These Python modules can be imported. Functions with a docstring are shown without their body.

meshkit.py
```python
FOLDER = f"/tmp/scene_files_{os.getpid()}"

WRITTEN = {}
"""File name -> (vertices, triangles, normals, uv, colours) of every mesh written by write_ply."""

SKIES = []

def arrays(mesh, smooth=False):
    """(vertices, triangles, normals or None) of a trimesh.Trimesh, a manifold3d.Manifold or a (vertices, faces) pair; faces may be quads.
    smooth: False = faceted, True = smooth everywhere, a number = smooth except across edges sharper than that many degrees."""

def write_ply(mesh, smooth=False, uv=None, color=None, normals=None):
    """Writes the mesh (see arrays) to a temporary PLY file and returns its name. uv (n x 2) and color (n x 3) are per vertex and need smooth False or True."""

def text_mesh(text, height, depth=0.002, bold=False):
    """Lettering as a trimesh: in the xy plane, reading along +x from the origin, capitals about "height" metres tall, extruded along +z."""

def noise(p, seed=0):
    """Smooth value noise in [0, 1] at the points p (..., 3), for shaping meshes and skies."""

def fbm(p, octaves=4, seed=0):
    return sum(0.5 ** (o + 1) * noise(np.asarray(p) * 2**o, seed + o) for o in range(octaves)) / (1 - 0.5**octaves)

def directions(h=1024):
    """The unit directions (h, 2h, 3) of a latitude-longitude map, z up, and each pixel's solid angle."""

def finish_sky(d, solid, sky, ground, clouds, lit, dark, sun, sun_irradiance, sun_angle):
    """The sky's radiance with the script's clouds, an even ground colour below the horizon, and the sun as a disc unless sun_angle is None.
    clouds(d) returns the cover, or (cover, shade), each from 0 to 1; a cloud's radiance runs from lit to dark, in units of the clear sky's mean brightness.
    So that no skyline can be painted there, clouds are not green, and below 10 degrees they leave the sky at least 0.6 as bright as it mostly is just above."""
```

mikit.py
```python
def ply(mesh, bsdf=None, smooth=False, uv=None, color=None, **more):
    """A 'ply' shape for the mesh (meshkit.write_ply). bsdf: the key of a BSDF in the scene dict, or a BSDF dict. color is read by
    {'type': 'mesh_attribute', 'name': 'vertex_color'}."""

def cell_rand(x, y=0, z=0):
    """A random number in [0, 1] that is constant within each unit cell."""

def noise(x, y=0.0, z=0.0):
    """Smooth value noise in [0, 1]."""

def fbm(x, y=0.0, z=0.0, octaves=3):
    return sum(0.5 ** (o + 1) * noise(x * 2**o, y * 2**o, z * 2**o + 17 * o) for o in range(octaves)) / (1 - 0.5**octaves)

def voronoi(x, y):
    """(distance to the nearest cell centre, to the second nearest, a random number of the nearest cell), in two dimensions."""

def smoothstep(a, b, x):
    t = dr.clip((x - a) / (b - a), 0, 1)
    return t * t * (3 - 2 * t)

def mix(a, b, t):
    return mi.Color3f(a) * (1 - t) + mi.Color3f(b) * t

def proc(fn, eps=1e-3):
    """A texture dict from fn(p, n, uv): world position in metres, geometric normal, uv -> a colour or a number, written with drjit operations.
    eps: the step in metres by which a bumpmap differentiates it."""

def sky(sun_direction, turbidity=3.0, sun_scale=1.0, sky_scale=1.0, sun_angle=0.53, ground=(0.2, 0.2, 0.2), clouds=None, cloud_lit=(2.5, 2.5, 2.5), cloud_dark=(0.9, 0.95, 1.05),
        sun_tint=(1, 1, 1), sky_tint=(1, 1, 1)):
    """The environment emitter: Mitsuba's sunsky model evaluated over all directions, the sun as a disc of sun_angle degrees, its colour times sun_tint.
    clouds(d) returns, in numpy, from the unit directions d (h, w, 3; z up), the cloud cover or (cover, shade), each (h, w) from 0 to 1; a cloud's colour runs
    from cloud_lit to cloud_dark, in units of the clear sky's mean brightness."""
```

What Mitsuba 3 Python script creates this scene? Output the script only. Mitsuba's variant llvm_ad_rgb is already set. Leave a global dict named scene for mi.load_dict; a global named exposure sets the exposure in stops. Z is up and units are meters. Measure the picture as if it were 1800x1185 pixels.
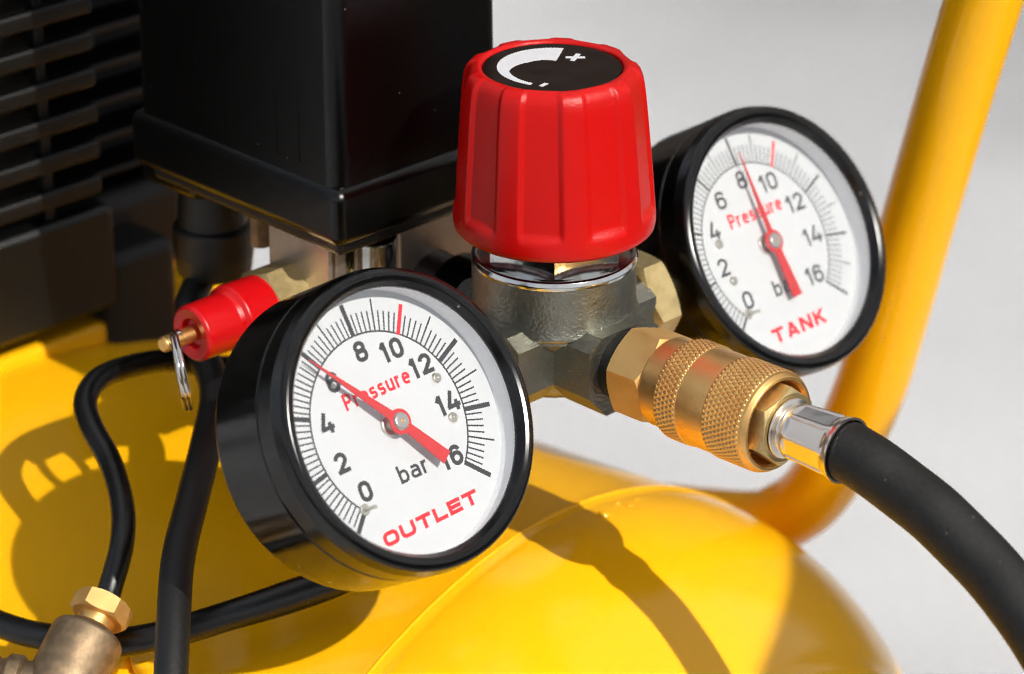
import math, random
import numpy as np
import trimesh
import manifold3d as m3
import drjit as dr
import mitsuba as mi
import mikit
import meshkit
from mikit import noise, fbm, cell_rand, smoothstep, mix, proc
from shapely.geometry import LineString, Polygon, Point
from shapely.ops import unary_union
from shapely import affinity

random.seed(7)
np.random.seed(7)
T = mi.ScalarTransform4f
scene, labels = {}, {}

# ---------------------------------------------------------------- camera, sky, exposure
CAM = np.array([0.3605, -0.3645, 0.56])
AZ, PITCH = math.radians(45.5), math.radians(25.0)
AWAY = np.array([-math.sin(AZ), math.cos(AZ), 0.0])
FWD = math.cos(PITCH) * AWAY - math.sin(PITCH) * np.array([0, 0, 1.0])
scene['camera'] = {
    'type': 'thinlens', 'fov': 18.0, 'fov_axis': 'x',
    'aperture_radius': 0.0030, 'focus_distance': 0.538,
    'near_clip': 0.05, 'far_clip': 300.0,
    'to_world': T().look_at(origin=CAM.tolist(), target=(CAM + FWD).tolist(), up=[0, 0, 1]),
}
SUN = np.array([0.757, -0.072, 0.650])


def clouds(d):   # bright thin broken cloud over most of the sky
    q = d / np.maximum(d[..., 2:3], 0.12)
    a = meshkit.fbm(np.concatenate([q[..., :2] * 0.9, 0 * q[..., :1] + 4.0], -1), 5, 2)
    cover = np.clip((a - 0.36) / 0.20, 0, 1)
    return 0.35 + 0.60 * cover, np.clip((a - 0.56) / 0.25, 0, 1) * 0.5


scene['sky'] = mikit.sky(SUN.tolist(), turbidity=3, ground=(0.3, 0.3, 0.3), sun_tint=(0.85, 1.0, 1.27), sky_tint=(1.20, 1.02, 0.86),
                         clouds=clouds, cloud_lit=(2.3, 2.3, 2.35), cloud_dark=(1.3, 1.28, 1.28))
labels['sky'] = {'label': 'clear daylight sky', 'kind': 'structure'}
exposure = 1.88

# ---------------------------------------------------------------- materials


def two(d):
    return {'type': 'twosided', 'nested': d}


def rgb(c):
    return {'type': 'rgb', 'value': list(c)}


def plastic(color, alpha, ior=1.5, nonlinear=True):
    return {'type': 'roughplastic', 'distribution': 'beckmann', 'alpha': alpha, 'int_ior': ior, 'nonlinear': nonlinear,
            'diffuse_reflectance': color if isinstance(color, dict) else rgb(color)}


def metal(color, rough, aniso=0.0):
    return {'type': 'principled', 'metallic': 1.0, 'roughness': rough if isinstance(rough, dict) else float(rough),
            'base_color': color if isinstance(color, dict) else rgb(color), 'specular': 0.5, 'anisotropic': aniso}


def bump(nested, fn, scale, eps):
    return {'type': 'bumpmap', 'arbitrary': proc(fn, eps), 'scale': scale, 'nested': nested}


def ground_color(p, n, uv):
    big = fbm(p.x * 2.2 + 162.8, p.y * 2.2 + 15.9, 3.0, 4)      # broad tone noise, offset picked so the far right comes out darker
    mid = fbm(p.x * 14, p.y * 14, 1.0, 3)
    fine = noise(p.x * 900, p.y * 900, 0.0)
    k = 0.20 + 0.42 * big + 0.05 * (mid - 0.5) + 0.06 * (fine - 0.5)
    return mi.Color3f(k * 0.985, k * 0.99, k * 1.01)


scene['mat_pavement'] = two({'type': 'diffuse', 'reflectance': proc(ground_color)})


def asphalt(p, n, uv):
    k = 0.035 + 0.03 * noise(p.x * 160, p.y * 160, 0.0) + 0.02 * fbm(p.x * 2, p.y * 2, 0.0, 3)
    return mi.Color3f(k, k, k * 1.02)


scene['mat_ground'] = two({'type': 'diffuse', 'reflectance': proc(asphalt)})


def speck(p, cell, size, prob, seed):
    """Little dust grains: one possible grain per cell, at a random place in it."""
    qx, qy, qz = p.x / cell, p.y / cell, p.z / cell
    ix, iy, iz = dr.floor(qx), dr.floor(qy), dr.floor(qz)
    dx = qx - ix - (0.25 + 0.5 * cell_rand(ix + seed, iy, iz))
    dy = qy - iy - (0.25 + 0.5 * cell_rand(ix, iy + seed, iz))
    dz = qz - iz - (0.25 + 0.5 * cell_rand(ix, iy, iz + seed))
    d = dr.sqrt(dx * dx + dy * dy + dz * dz) * cell
    pick = cell_rand(ix + seed, iy + seed, iz + 3)
    rad = size * (0.4 + 1.2 * cell_rand(ix, iy + seed, iz + seed))
    return dr.select((d < rad) & (pick < prob), mi.Float(1), mi.Float(0))


def yellow_color(p, n, uv):
    return mix((0.94, 0.615, 0.009), (0.45, 0.30, 0.06), 0.8 * speck(p, 0.006, 0.00022, 0.05, 11))


def paint_wave(p, n, uv):
    return fbm(p.x * 130, p.y * 130, p.z * 130, 2) + 0.12 * noise(p.x * 900, p.y * 900, p.z * 900)


scene['mat_yellow'] = two(bump(plastic(proc(yellow_color), 0.04, 1.39), paint_wave, 0.00003, 2e-4))


def black_dust(base, dust, prob, cell=0.0022):
    def f(p, n, uv):
        s = speck(p, cell, 0.00015, prob, 5)
        return mix(base, dust, s)
    return f


def fine_grain(p, n, uv):
    return noise(p.x * 4200, p.y * 4200, p.z * 4200)


scene['mat_gloss_black'] = two(plastic(proc(black_dust((0.003, 0.003, 0.003), (0.35, 0.34, 0.32), 0.05)), 0.02))
scene['mat_bezel_black'] = two(plastic(proc(black_dust((0.003, 0.003, 0.003), (0.35, 0.34, 0.32), 0.03)), 0.06))
scene['mat_cover'] = two(plastic(proc(black_dust((0.0030, 0.0028, 0.0027), (0.22, 0.21, 0.20), 0.09, 0.003)), 0.12, 1.45))
scene['mat_shroud'] = two(plastic(proc(black_dust((0.009, 0.009, 0.0088), (0.15, 0.14, 0.13), 0.03)), 0.30))
scene['mat_dark_inside'] = two(plastic((0.010, 0.009, 0.008), 0.45, 1.42))
scene['mat_tube'] = two(plastic(proc(black_dust((0.008, 0.008, 0.009), (0.12, 0.12, 0.12), 0.02)), 0.16))


def hose_color(p, n, uv):
    a = fbm(p.x * 260, p.y * 260, p.z * 260, 3)
    b = noise(p.x * 1900, p.y * 1900, p.z * 1900)
    k = 0.009 + 0.012 * a + 0.006 * b
    c = mi.Color3f(k, k * 0.98, k * 0.94)
    return mix(c, (0.13, 0.10, 0.06), 0.8 * speck(p, 0.0024, 0.00020, 0.13, 9))


def hose_bump(p, n, uv):
    return noise(p.x * 1500, p.y * 1500, p.z * 1500) + 0.5 * noise(p.x * 3100, p.y * 3100, p.z * 3100)


scene['mat_hose'] = two(bump(plastic(proc(hose_color), 0.45, 1.36), hose_bump, 0.00005, 4e-5))
scene['mat_cable'] = two(bump(plastic((0.016, 0.016, 0.017), 0.34), hose_bump, 0.00003, 4e-5))


def red_color(p, n, uv):
    w = speck(p, 0.0012, 0.00005, 0.25, 4)
    return mix((0.64, 0.006, 0.004), (0.85, 0.12, 0.09), 0.5 * w)


def red_bump(p, n, uv):
    return noise(p.x * 2600, p.y * 2600, p.z * 2600) + 0.6 * noise(p.x * 5200, p.y * 5200, p.z * 5200)


scene['mat_red'] = two(bump(plastic(proc(red_color), 0.18, 1.38), red_bump, 0.000028, 3e-5))
scene['mat_red_cap'] = two(plastic((0.70, 0.008, 0.012), 0.14))


def label_wave(p, n, uv):
    return fbm(p.x * 160, p.y * 160, 0.0, 2)


scene['mat_label_dark'] = two(bump(plastic((0.016, 0.008, 0.006), 0.05), label_wave, 0.00022, 2e-4))
scene['mat_label_white'] = two(plastic((0.82, 0.82, 0.84), 0.06))

BRASS = (0.78, 0.50, 0.22)


def brass_rough(lo, hi):
    def f(p, n, uv):
        return lo + (hi - lo) * fbm(p.x * 900, p.y * 900, p.z * 900, 3)
    return f


def brass_tint(a, b, freq):
    def f(p, n, uv):
        return mix(a, b, smoothstep(0.35, 0.75, fbm(p.x * freq, p.y * freq, p.z * freq, 4)))
    return f


def turned(p, n, uv):   # lathe marks run around the coupling's axis
    return noise(p.x * 9000, 0.0, 0.0) + 0.5 * noise(p.x * 21000, 3.0, 0.0)


scene['mat_brass'] = two(bump(metal(proc(brass_tint((0.88, 0.55, 0.20), (0.80, 0.45, 0.155), 160)), proc(brass_rough(0.33, 0.48))),
                              turned, 0.000006, 1.5e-5))
scene['mat_brass_hex'] = two(metal(proc(brass_tint((0.88, 0.57, 0.22), (0.82, 0.49, 0.175), 260)), proc(brass_rough(0.55, 0.70))))
scene['mat_brass_pale'] = two(metal(proc(brass_tint((0.70, 0.53, 0.25), (0.56, 0.42, 0.19), 420)), proc(brass_rough(0.36, 0.55))))
scene['mat_brass_dull'] = two(bump(metal(proc(brass_tint((0.28, 0.20, 0.125), (0.43, 0.30, 0.18), 520)), proc(brass_rough(0.46, 0.62))),
                                   hose_bump, 0.00002, 4e-5))


def zinc_tint(p, n, uv):
    a = fbm(p.x * 420, p.y * 420, p.z * 420, 3)
    s = noise(p.x * 3300, p.y * 3300, p.z * 3300)
    c = mix((0.22, 0.22, 0.185), (0.33, 0.325, 0.28), a)
    return mix(c, (0.60, 0.58, 0.50), 0.5 * smoothstep(0.80, 0.95, s))


def zinc_bump(p, n, uv):
    return noise(p.x * 2400, p.y * 2400, p.z * 2400) + 0.5 * noise(p.x * 5200, p.y * 5200, p.z * 5200) + 0.25 * noise(p.x * 1100, p.y * 1100, p.z * 1100)


scene['mat_zinc'] = two(bump(metal(proc(zinc_tint), 0.42), zinc_bump, 0.00008, 3e-5))


def chrome_tint(p, n, uv):
    a = fbm(p.x * 700, p.y * 700, p.z * 700, 3)
    return mix((0.66, 0.67, 0.66), (0.52, 0.50, 0.46), smoothstep(0.45, 0.75, a))


scene['mat_chrome'] = two(bump(metal(proc(chrome_tint), 0.13), paint_wave, 0.00012, 1e-4))
scene['mat_nickel'] = two(bump(metal((0.78, 0.72, 0.65), 0.22), paint_wave, 0.00012, 1e-4))
scene['mat_steel_ring'] = two(metal((0.72, 0.69, 0.64), 0.10))


def plate_tint(p, n, uv):
    a = fbm(p.x * 300, p.y * 300, p.z * 300, 4)
    return mix((0.46, 0.38, 0.32), (0.60, 0.54, 0.48), a)


scene['mat_plate'] = two(metal(proc(plate_tint), 0.45))
scene['mat_dial'] = two({'type': 'diffuse', 'reflectance': rgb((0.52, 0.535, 0.55))})
scene['mat_dial_wall'] = two({'type': 'diffuse', 'reflectance': rgb((0.80, 0.82, 0.84))})
scene['mat_print_black'] = two({'type': 'diffuse', 'reflectance': rgb((0.038, 0.038, 0.040))})
scene['mat_print_grey'] = two({'type': 'diffuse', 'reflectance': rgb((0.055, 0.058, 0.06))})
scene['mat_print_red'] = two({'type': 'diffuse', 'reflectance': rgb((0.70, 0.025, 0.035))})
scene['mat_needle'] = two(plastic((0.70, 0.018, 0.022), 0.22))
scene['mat_screw'] = two(metal((0.70, 0.67, 0.58), 0.18))
scene['mat_hub'] = two(metal((0.60, 0.57, 0.53), 0.28))
scene['mat_lens'] = {'type': 'thindielectric', 'int_ior': 1.49}

# ---------------------------------------------------------------- mesh helpers


def frame_from(d, up=(0, 0, 1)):
    z = np.asarray(d, float) / np.linalg.norm(d)
    u = np.asarray(up, float)
    if abs(z @ u) > 0.98:
        u = np.array([1.0, 0, 0])
    x = np.cross(u, z)
    x /= np.linalg.norm(x)
    return np.stack([x, np.cross(z, x), z], 1)


def move(mesh, M, t):
    m = mesh.copy()
    m.vertices = np.asarray(m.vertices) @ np.asarray(M).T + np.asarray(t)
    return m


def fix(m):
    if m.volume < 0:
        m.invert()
    return m


def lathe(profile, n=96):
    """Solid of revolution about z from a list of (r, z); ends may lie off the axis (then the surface is open)."""
    p = np.asarray(profile, float)
    a = np.arange(n) / n * 2 * math.pi
    v, rows = [], []
    for r, z in p:
        if r < 1e-9:
            rows.append(np.full(n, len(v)))
            v.append([0, 0, z])
        else:
            rows.append(len(v) + np.arange(n))
            v += np.c_[r * np.cos(a), r * np.sin(a), np.full(n, z)].tolist()
    f = []
    for r0, r1 in zip(rows[:-1], rows[1:]):
        for i in range(n):
            j = (i + 1) % n
            q = [r0[i], r0[j], r1[j], r1[i]]
            if q[0] != q[1]:
                f.append([q[0], q[1], q[2]])
            if q[2] != q[3]:
                f.append([q[0], q[2], q[3]])
    m = trimesh.Trimesh(np.array(v), np.array(f), process=False)
    return fix(m)


def round_profile(pts, n=5):
    """pts: (r, z, fillet). Rounds the corners of an open polyline."""
    out = []
    for i, (x, y, k) in enumerate(pts):
        p = np.array([x, y])
        if k <= 0 or i in (0, len(pts) - 1):
            out.append(p)
            continue
        a, b = np.array(pts[i - 1][:2]), np.array(pts[i + 1][:2])
        u, w = a - p, b - p
        lu, lw = np.linalg.norm(u), np.linalg.norm(w)
        u, w = u / lu, w / lw
        ang = math.acos(np.clip(u @ w, -1, 1))
        d = min(k / math.tan(ang / 2), 0.49 * lu, 0.49 * lw)
        s, e = p + u * d, p + w * d
        for t in np.linspace(0, 1, n + 1):
            out.append((1 - t) ** 2 * s + 2 * t * (1 - t) * p + t * t * e)
    return out


def tube(points, r, n=20, sub=10, cap=True):
    P = np.asarray(points, float)
    Q = np.vstack([2 * P[0] - P[1], P, 2 * P[-1] - P[-2]])
    R = np.broadcast_to(np.asarray(r, float), (len(P),))
    C, rad = [], []
    for i in range(1, len(Q) - 2):
        p0, p1, p2, p3 = Q[i - 1:i + 3]
        for t in np.arange(sub) / sub:
            C.append(0.5 * (2 * p1 + (p2 - p0) * t + (2 * p0 - 5 * p1 + 4 * p2 - p3) * t * t + (3 * p1 - p0 - 3 * p2 + p3) * t ** 3))
            rad.append(R[i - 1] * (1 - t) + R[i] * t)
    C.append(P[-1])
    rad.append(R[-1])
    C = np.array(C)
    tan = np.gradient(C, axis=0)
    tan /= np.linalg.norm(tan, axis=1, keepdims=True)
    ref = np.array([0.1, 0.2, 1.0])
    v = []
    for i in range(len(C)):
        x = ref - tan[i] * (ref @ tan[i])
        x /= np.linalg.norm(x)
        ref = x
        y = np.cross(tan[i], x)
        a = np.arange(n) / n * 2 * math.pi
        v.append(C[i] + rad[i] * (np.cos(a)[:, None] * x + np.sin(a)[:, None] * y))
    k = len(C)
    V = np.vstack(v)
    f = []
    for i in range(k - 1):
        for j in range(n):
            a, b, c, d = i * n + j, i * n + (j + 1) % n, (i + 1) * n + (j + 1) % n, (i + 1) * n + j
            f += [[a, b, c], [a, c, d]]
    if cap:
        V = np.vstack([V, C[:1], C[-1:]])
        for j in range(n):
            f.append([k * n, (j + 1) % n, j])
            f.append([k * n + 1, (k - 1) * n + j, (k - 1) * n + (j + 1) % n])
    return fix(trimesh.Trimesh(V, np.array(f), process=False))


def to_tri(man):
    m = man.to_mesh()
    return trimesh.Trimesh(m.vert_properties[:, :3], m.tri_verts, process=False)


def to_man(mesh):
    m = mesh.copy()
    m.merge_vertices()
    return m3.Manifold(m3.Mesh(vert_properties=np.asarray(m.vertices, np.float32), tri_verts=np.asarray(m.faces, np.uint32)))


def rbox(lo, hi, r, seg=12):
    lo, hi = np.array(lo, float), np.array(hi, float)
    r = min(r, 0.499 * (hi - lo).min())
    ms = []
    for a in (lo[0] + r, hi[0] - r):
        for b in (lo[1] + r, hi[1] - r):
            for c in (lo[2] + r, hi[2] - r):
                ms.append(m3.Manifold.sphere(r, seg).translate((a, b, c)))
    return to_tri(m3.Manifold.batch_hull(ms))


def prism(poly, h):
    return trimesh.creation.extrude_polygon(poly, h, engine='earcut')


def ngon(n, flats, turn=0.0):
    r = flats / math.cos(math.pi / n)
    a = np.arange(n) / n * 2 * math.pi + turn
    return Polygon(np.c_[r * np.cos(a), r * np.sin(a)])


def hexnut(flats, h, cham0=True, cham1=True, turn=0.0, bore=0.0, n=6):
    """Nut along +z from 0 to h, `flats` = half the width across flats, with the turned chamfer of real nuts."""
    a = to_man(prism(ngon(n, flats, turn), h))
    rc = flats / math.cos(math.pi / n)
    d = (rc - flats) * 0.62
    p = [(0, 0), (flats * 0.985 if cham0 else rc * 1.01, 0), (rc * 1.01, d if cham0 else 0), (rc * 1.01, h - d if cham1 else h),
         (flats * 0.985 if cham1 else rc * 1.01, h), (0, h)]
    q = [p[0]]
    for z in p[1:]:
        if np.hypot(z[0] - q[-1][0], z[1] - q[-1][1]) > 1e-7:
            q.append(z)
    m = a ^ to_man(lathe(q, 128))
    if bore > 0:
        m = m - to_man(lathe([(0, -0.001), (bore, -0.001), (bore, h + 0.001), (0, h + 0.001)], 64))
    return to_tri(m)


def knurl(r, length, n_round=58, pitch=0.00085, amp=0.00028):
    """Cylinder along +z with crossed grooves pressed into it (diamond knurl)."""
    na, nz = n_round * 8, int(length / pitch * 9)
    a = np.arange(na) / na * 2 * math.pi
    z = np.linspace(0, length, nz)
    A, Z = np.meshgrid(a, z)
    u = A / (2 * math.pi) * n_round
    w = Z / pitch
    tri = lambda x: 1 - np.abs(2 * (x - np.floor(x)) - 1)
    h = np.minimum(np.minimum(tri(u + 0.5 * w), tri(u - 0.5 * w) * 1.25) * 1.7, 1.0)
    edge = np.clip(np.minimum(Z, length - Z) / 0.0003, 0, 1)
    rr = r - amp + amp * h * edge
    V = np.stack([rr * np.cos(A), rr * np.sin(A), Z], -1).reshape(-1, 3)
    i, j = np.meshgrid(np.arange(nz - 1), np.arange(na), indexing='ij')
    k = (j + 1) % na
    f = np.vstack([np.stack([i * na + j, i * na + k, (i + 1) * na + k], -1).reshape(-1, 3),
                   np.stack([i * na + j, (i + 1) * na + k, (i + 1) * na + j], -1).reshape(-1, 3)])
    return trimesh.Trimesh(V, f, process=False)


USED = {}


def numbered(name):
    k = USED.get(name, 0)
    USED[name] = k + 1
    return name if k == 0 else f'{name}_{k:03d}'


def thing(name, label, category, group=None):
    key = numbered(name)
    labels[key] = {'label': label, 'category': category}
    if group:
        labels[key]['group'] = group
    return key


def part(parent, name, mesh, mat, smooth=30, label=None, kind=None):
    key = numbered(parent + '__' + name)
    scene[key] = mikit.ply(mesh, mat, smooth=smooth)
    if label or kind:
        labels[key] = {k: v for k, v in (('label', label), ('kind', kind)) if v}
    return key


XAX = np.stack([np.array([0, 1.0, 0]), np.array([0, 0, 1.0]), np.array([1.0, 0, 0])], 1)      # local z -> world +X
NYAX = frame_from((0, -1, 0))                                                                 # local z -> world -Y

# ---------------------------------------------------------------- ground
g = trimesh.Trimesh(np.array([[-150, -150, 0], [150, -150, 0], [150, 150, 0], [-150, 150, 0.0]]), np.array([[0, 1, 2], [0, 2, 3]]), process=False)
scene['ground'] = mikit.ply(g, 'mat_ground')
labels['ground'] = {'label': 'dark asphalt ground round the pale paved area', 'kind': 'structure'}
WD = np.stack([np.array([math.cos(AZ), math.sin(AZ), 0]), AWAY, np.array([0, 0, 1.0])], 1)
C0 = np.array([CAM[0], CAM[1], 0.0])
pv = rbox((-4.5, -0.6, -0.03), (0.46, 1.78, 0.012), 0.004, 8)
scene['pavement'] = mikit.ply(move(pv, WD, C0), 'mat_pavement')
labels['pavement'] = {'label': 'pale grey concrete pavement below and behind the compressor', 'kind': 'structure'}

# ---------------------------------------------------------------- air tank
TC, TR_, TL = np.array([-0.0028, -0.0059, 0.1641]), 0.11783, 0.07199
TAX = np.array([0.98712, 0.16001, 0.0])
TM = frame_from(TAX)
prof = [(0.0, -0.52)]
for t in np.linspace(0, math.pi / 2, 24)[1:]:
    prof.append((TR_ * math.sin(t), -0.45 - TL * math.cos(t)))
for z in np.linspace(-0.44, -0.012, 40):
    prof.append((TR_, z))
# shallow step and weld groove where the end is joined on
for z, dr_ in ((-0.006, 0), (-0.0035, 0.0), (-0.0022, 0.0001), (-0.0010, 0.0002), (0.0, 0.0001), (0.0008, -0.0002), (0.0018, -0.0002), (0.0030, 0.0)):
    prof.append((TR_ + dr_ if z <= 0 else TR_ * math.sqrt(1 - (z / TL) ** 2) + dr_, z))
for t in np.linspace(math.asin(0.006 / TL), math.pi / 2, 90):
    r, z = TR_ * math.cos(t), TL * math.sin(t)
    if 0.0930 < r < 0.0978:            # pressed ring round the end
        k = math.sin((r - 0.0930) / 0.0048 * math.pi)
        z += 0.0010 * k
    prof.append((max(r, 0.0), z))
prof[-1] = (0.0, TL)
tank = thing('air_tank', 'glossy yellow cylindrical air tank with rounded end and circular weld seam', 'air tank')
part(tank, 'shell', move(lathe(prof, 256), TM, TC), 'mat_yellow', smooth=25)
# the uneven weld bead
a = np.linspace(0, 2 * math.pi, 361)[:-1]
rb = np.random.RandomState(3)
wob = np.convolve(np.tile(rb.randn(360), 3), np.ones(5) / 5, 'same')[360:720]
bead_pts = np.c_[(TR_ + 0.0001) * np.cos(a), (TR_ + 0.0001) * np.sin(a), -0.0007 + 0.00015 * wob]
bead = tube(np.vstack([bead_pts, bead_pts[:1]]), np.r_[0.00042 + 0.00008 * wob, 0.00042 + 0.00008 * wob[:1]], n=10, sub=2, cap=False)
part(tank, 'weld_seam', move(bead, TM, TC), 'mat_yellow', smooth=True)
for P in ((-0.0389, -0.0696, 0.2672), (-0.0336, -0.0662, 0.2686)):
    nrm = np.array(P) - TC
    nrm -= TAX * (nrm @ TAX)
    part(tank, 'boss', move(lathe(round_profile([(0, 0.003, 0), (0.003, 0.003, 0.0016), (0.0036, -0.001, 0)]), 32), frame_from(nrm), P), 'mat_yellow')

for P, r in (((-0.0011, 0.0145, 0.2800), 0.0013), ((-0.0022, 0.0223, 0.2783), 0.0008), ((-0.0045, 0.0267, 0.2773), 0.0006), ((-0.0043, 0.0213, 0.2787), 0.0007)):
    nrm = np.array(P) - TC
    nrm -= TAX * (nrm @ TAX)
    part(tank, 'weld_spatter', move(lathe(round_profile([(0, r * 0.30, 0), (r * 0.8, r * 0.26, r * 0.4), (r, -r * 0.1, 0)]), 20), frame_from(nrm), TC + TAX * ((np.array(P) - TC) @ TAX) + nrm / np.linalg.norm(nrm) * (TR_ - 0.0001)), 'mat_yellow', smooth=40)
# ---------------------------------------------------------------- handle
HP = np.array([[-0.120, 0.1, 0.209], [-0.090, 0.1, 0.2165], [-0.0540, 0.1, 0.2262], [-0.0376, 0.1, 0.2317], [-0.0298, 0.1, 0.2369], [-0.0223, 0.1, 0.2447], [-0.0152, 0.1, 0.2575], [-0.0087, 0.1, 0.2740],
               [-0.003, 0.1, 0.2963], [0.0017, 0.1, 0.3164], [0.0134, 0.1, 0.3621], [0.0300, 0.103, 0.425], [0.052, 0.114, 0.490],
               [0.090, 0.126, 0.532], [0.150, 0.130, 0.546], [0.250, 0.112, 0.546], [0.310, 0.083, 0.542], [0.338, 0.060, 0.541], [0.3515, 0.0437, 0.5409]])
handle = thing('handle', 'bent yellow painted tube handle rising behind the right gauge', 'handle')
part(handle, 'bar', tube(HP, 0.0073, n=32, sub=12), 'mat_yellow', smooth=True)
gdir = np.array([0.5706, -0.8213, 0.0])
g0 = HP[-1] - gdir * 0.004
gl = 0.068
part(handle, 'unseen_grip', move(lathe(round_profile([(0, 0, 0), (0.0175, 0, 0.004), (0.0185, gl, 0.004), (0, gl, 0)]), 48), frame_from(gdir), g0), 'mat_hose')  # unseen grip on the unseen arm, placed and sized to shade the tank end

# ---------------------------------------------------------------- pressure switch
sw = thing('pressure_switch', 'tall black plastic pressure switch box behind the red knob', 'switch')
BX0, BX1, BY0, BY1 = -0.0835, -0.0280, -0.0248, 0.0147


def tapered(x0, x1, y0, y1, z0, z1, r, draft):
    ms = []
    for z, k in ((z0, 0.0), (z1, draft)):
        for x in (x0 + r + k, x1 - r - k):
            for y in (y0 + r + k, y1 - r - k):
                ms.append(m3.Manifold.cylinder(0.0004, r, r, 40).translate((x, y, z - (0.0004 if k else 0))))
    return m3.Manifold.batch_hull(ms)


cover = tapered(BX0, BX1, BY0, BY1, 0.3465, 0.445, 0.0032, 0.0008)
for x in (-0.0650, -0.0580, -0.0440, -0.0380):       # shallow vertical grooves in the side facing left
    cover = cover - m3.Manifold.cube((0.0012, 0.0006, 0.2)).translate((x, BY0 - 0.00040, 0.350))
for y in (-0.0180,):
    cover = cover - m3.Manifold.cube((0.0006, 0.0012, 0.2)).translate((BX1 - 0.00015, y, 0.350))
part(sw, 'cover', to_tri(cover), 'mat_cover', smooth=20)
skirt = rbox((BX0 - 0.0012, BY0 - 0.0012, 0.3368), (BX1 + 0.0012, BY1 + 0.0012, 0.3476), 0.0022, 28)
part(sw, 'skirt', skirt, 'mat_cover', smooth=40)
part(sw, 'lip', rbox((BX0 + 0.0016, BY0 + 0.0016, 0.3338), (BX1 - 0.0016, BY1 - 0.0016, 0.3373), 0.0012, 16), 'mat_shroud', smooth=40)
part(sw, 'bracket', rbox((-0.0508, -0.0218, 0.308), (-0.0342, -0.0206, 0.3345), 0.0005, 8), 'mat_plate', label='brownish grey steel bracket plate under the left side')
part(sw, 'bracket', rbox((-0.0321, -0.0080, 0.310), (-0.0309, 0.0115, 0.3342), 0.0005, 8), 'mat_plate', label='brownish grey steel bracket plate under the right side')
bolt = lathe(round_profile([(0, 0, 0), (0.0043, 0, 0), (0.0043, 0.008, 0.0004), (0.0036, 0.0086, 0.0002), (0.0036, 0.0105, 0.0002), (0.0043, 0.0112, 0.0003), (0.0043, 0.0185, 0.0004), (0, 0.0185, 0)], 3), 48)
part(sw, 'bolt', move(bolt, np.eye(3), (-0.0350, -0.0105, 0.3140)), 'mat_chrome')
part(sw, 'terminal', rbox((-0.0400, -0.0185, 0.316), (-0.0365, -0.0155, 0.3340), 0.0006, 8), 'mat_plate')
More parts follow.
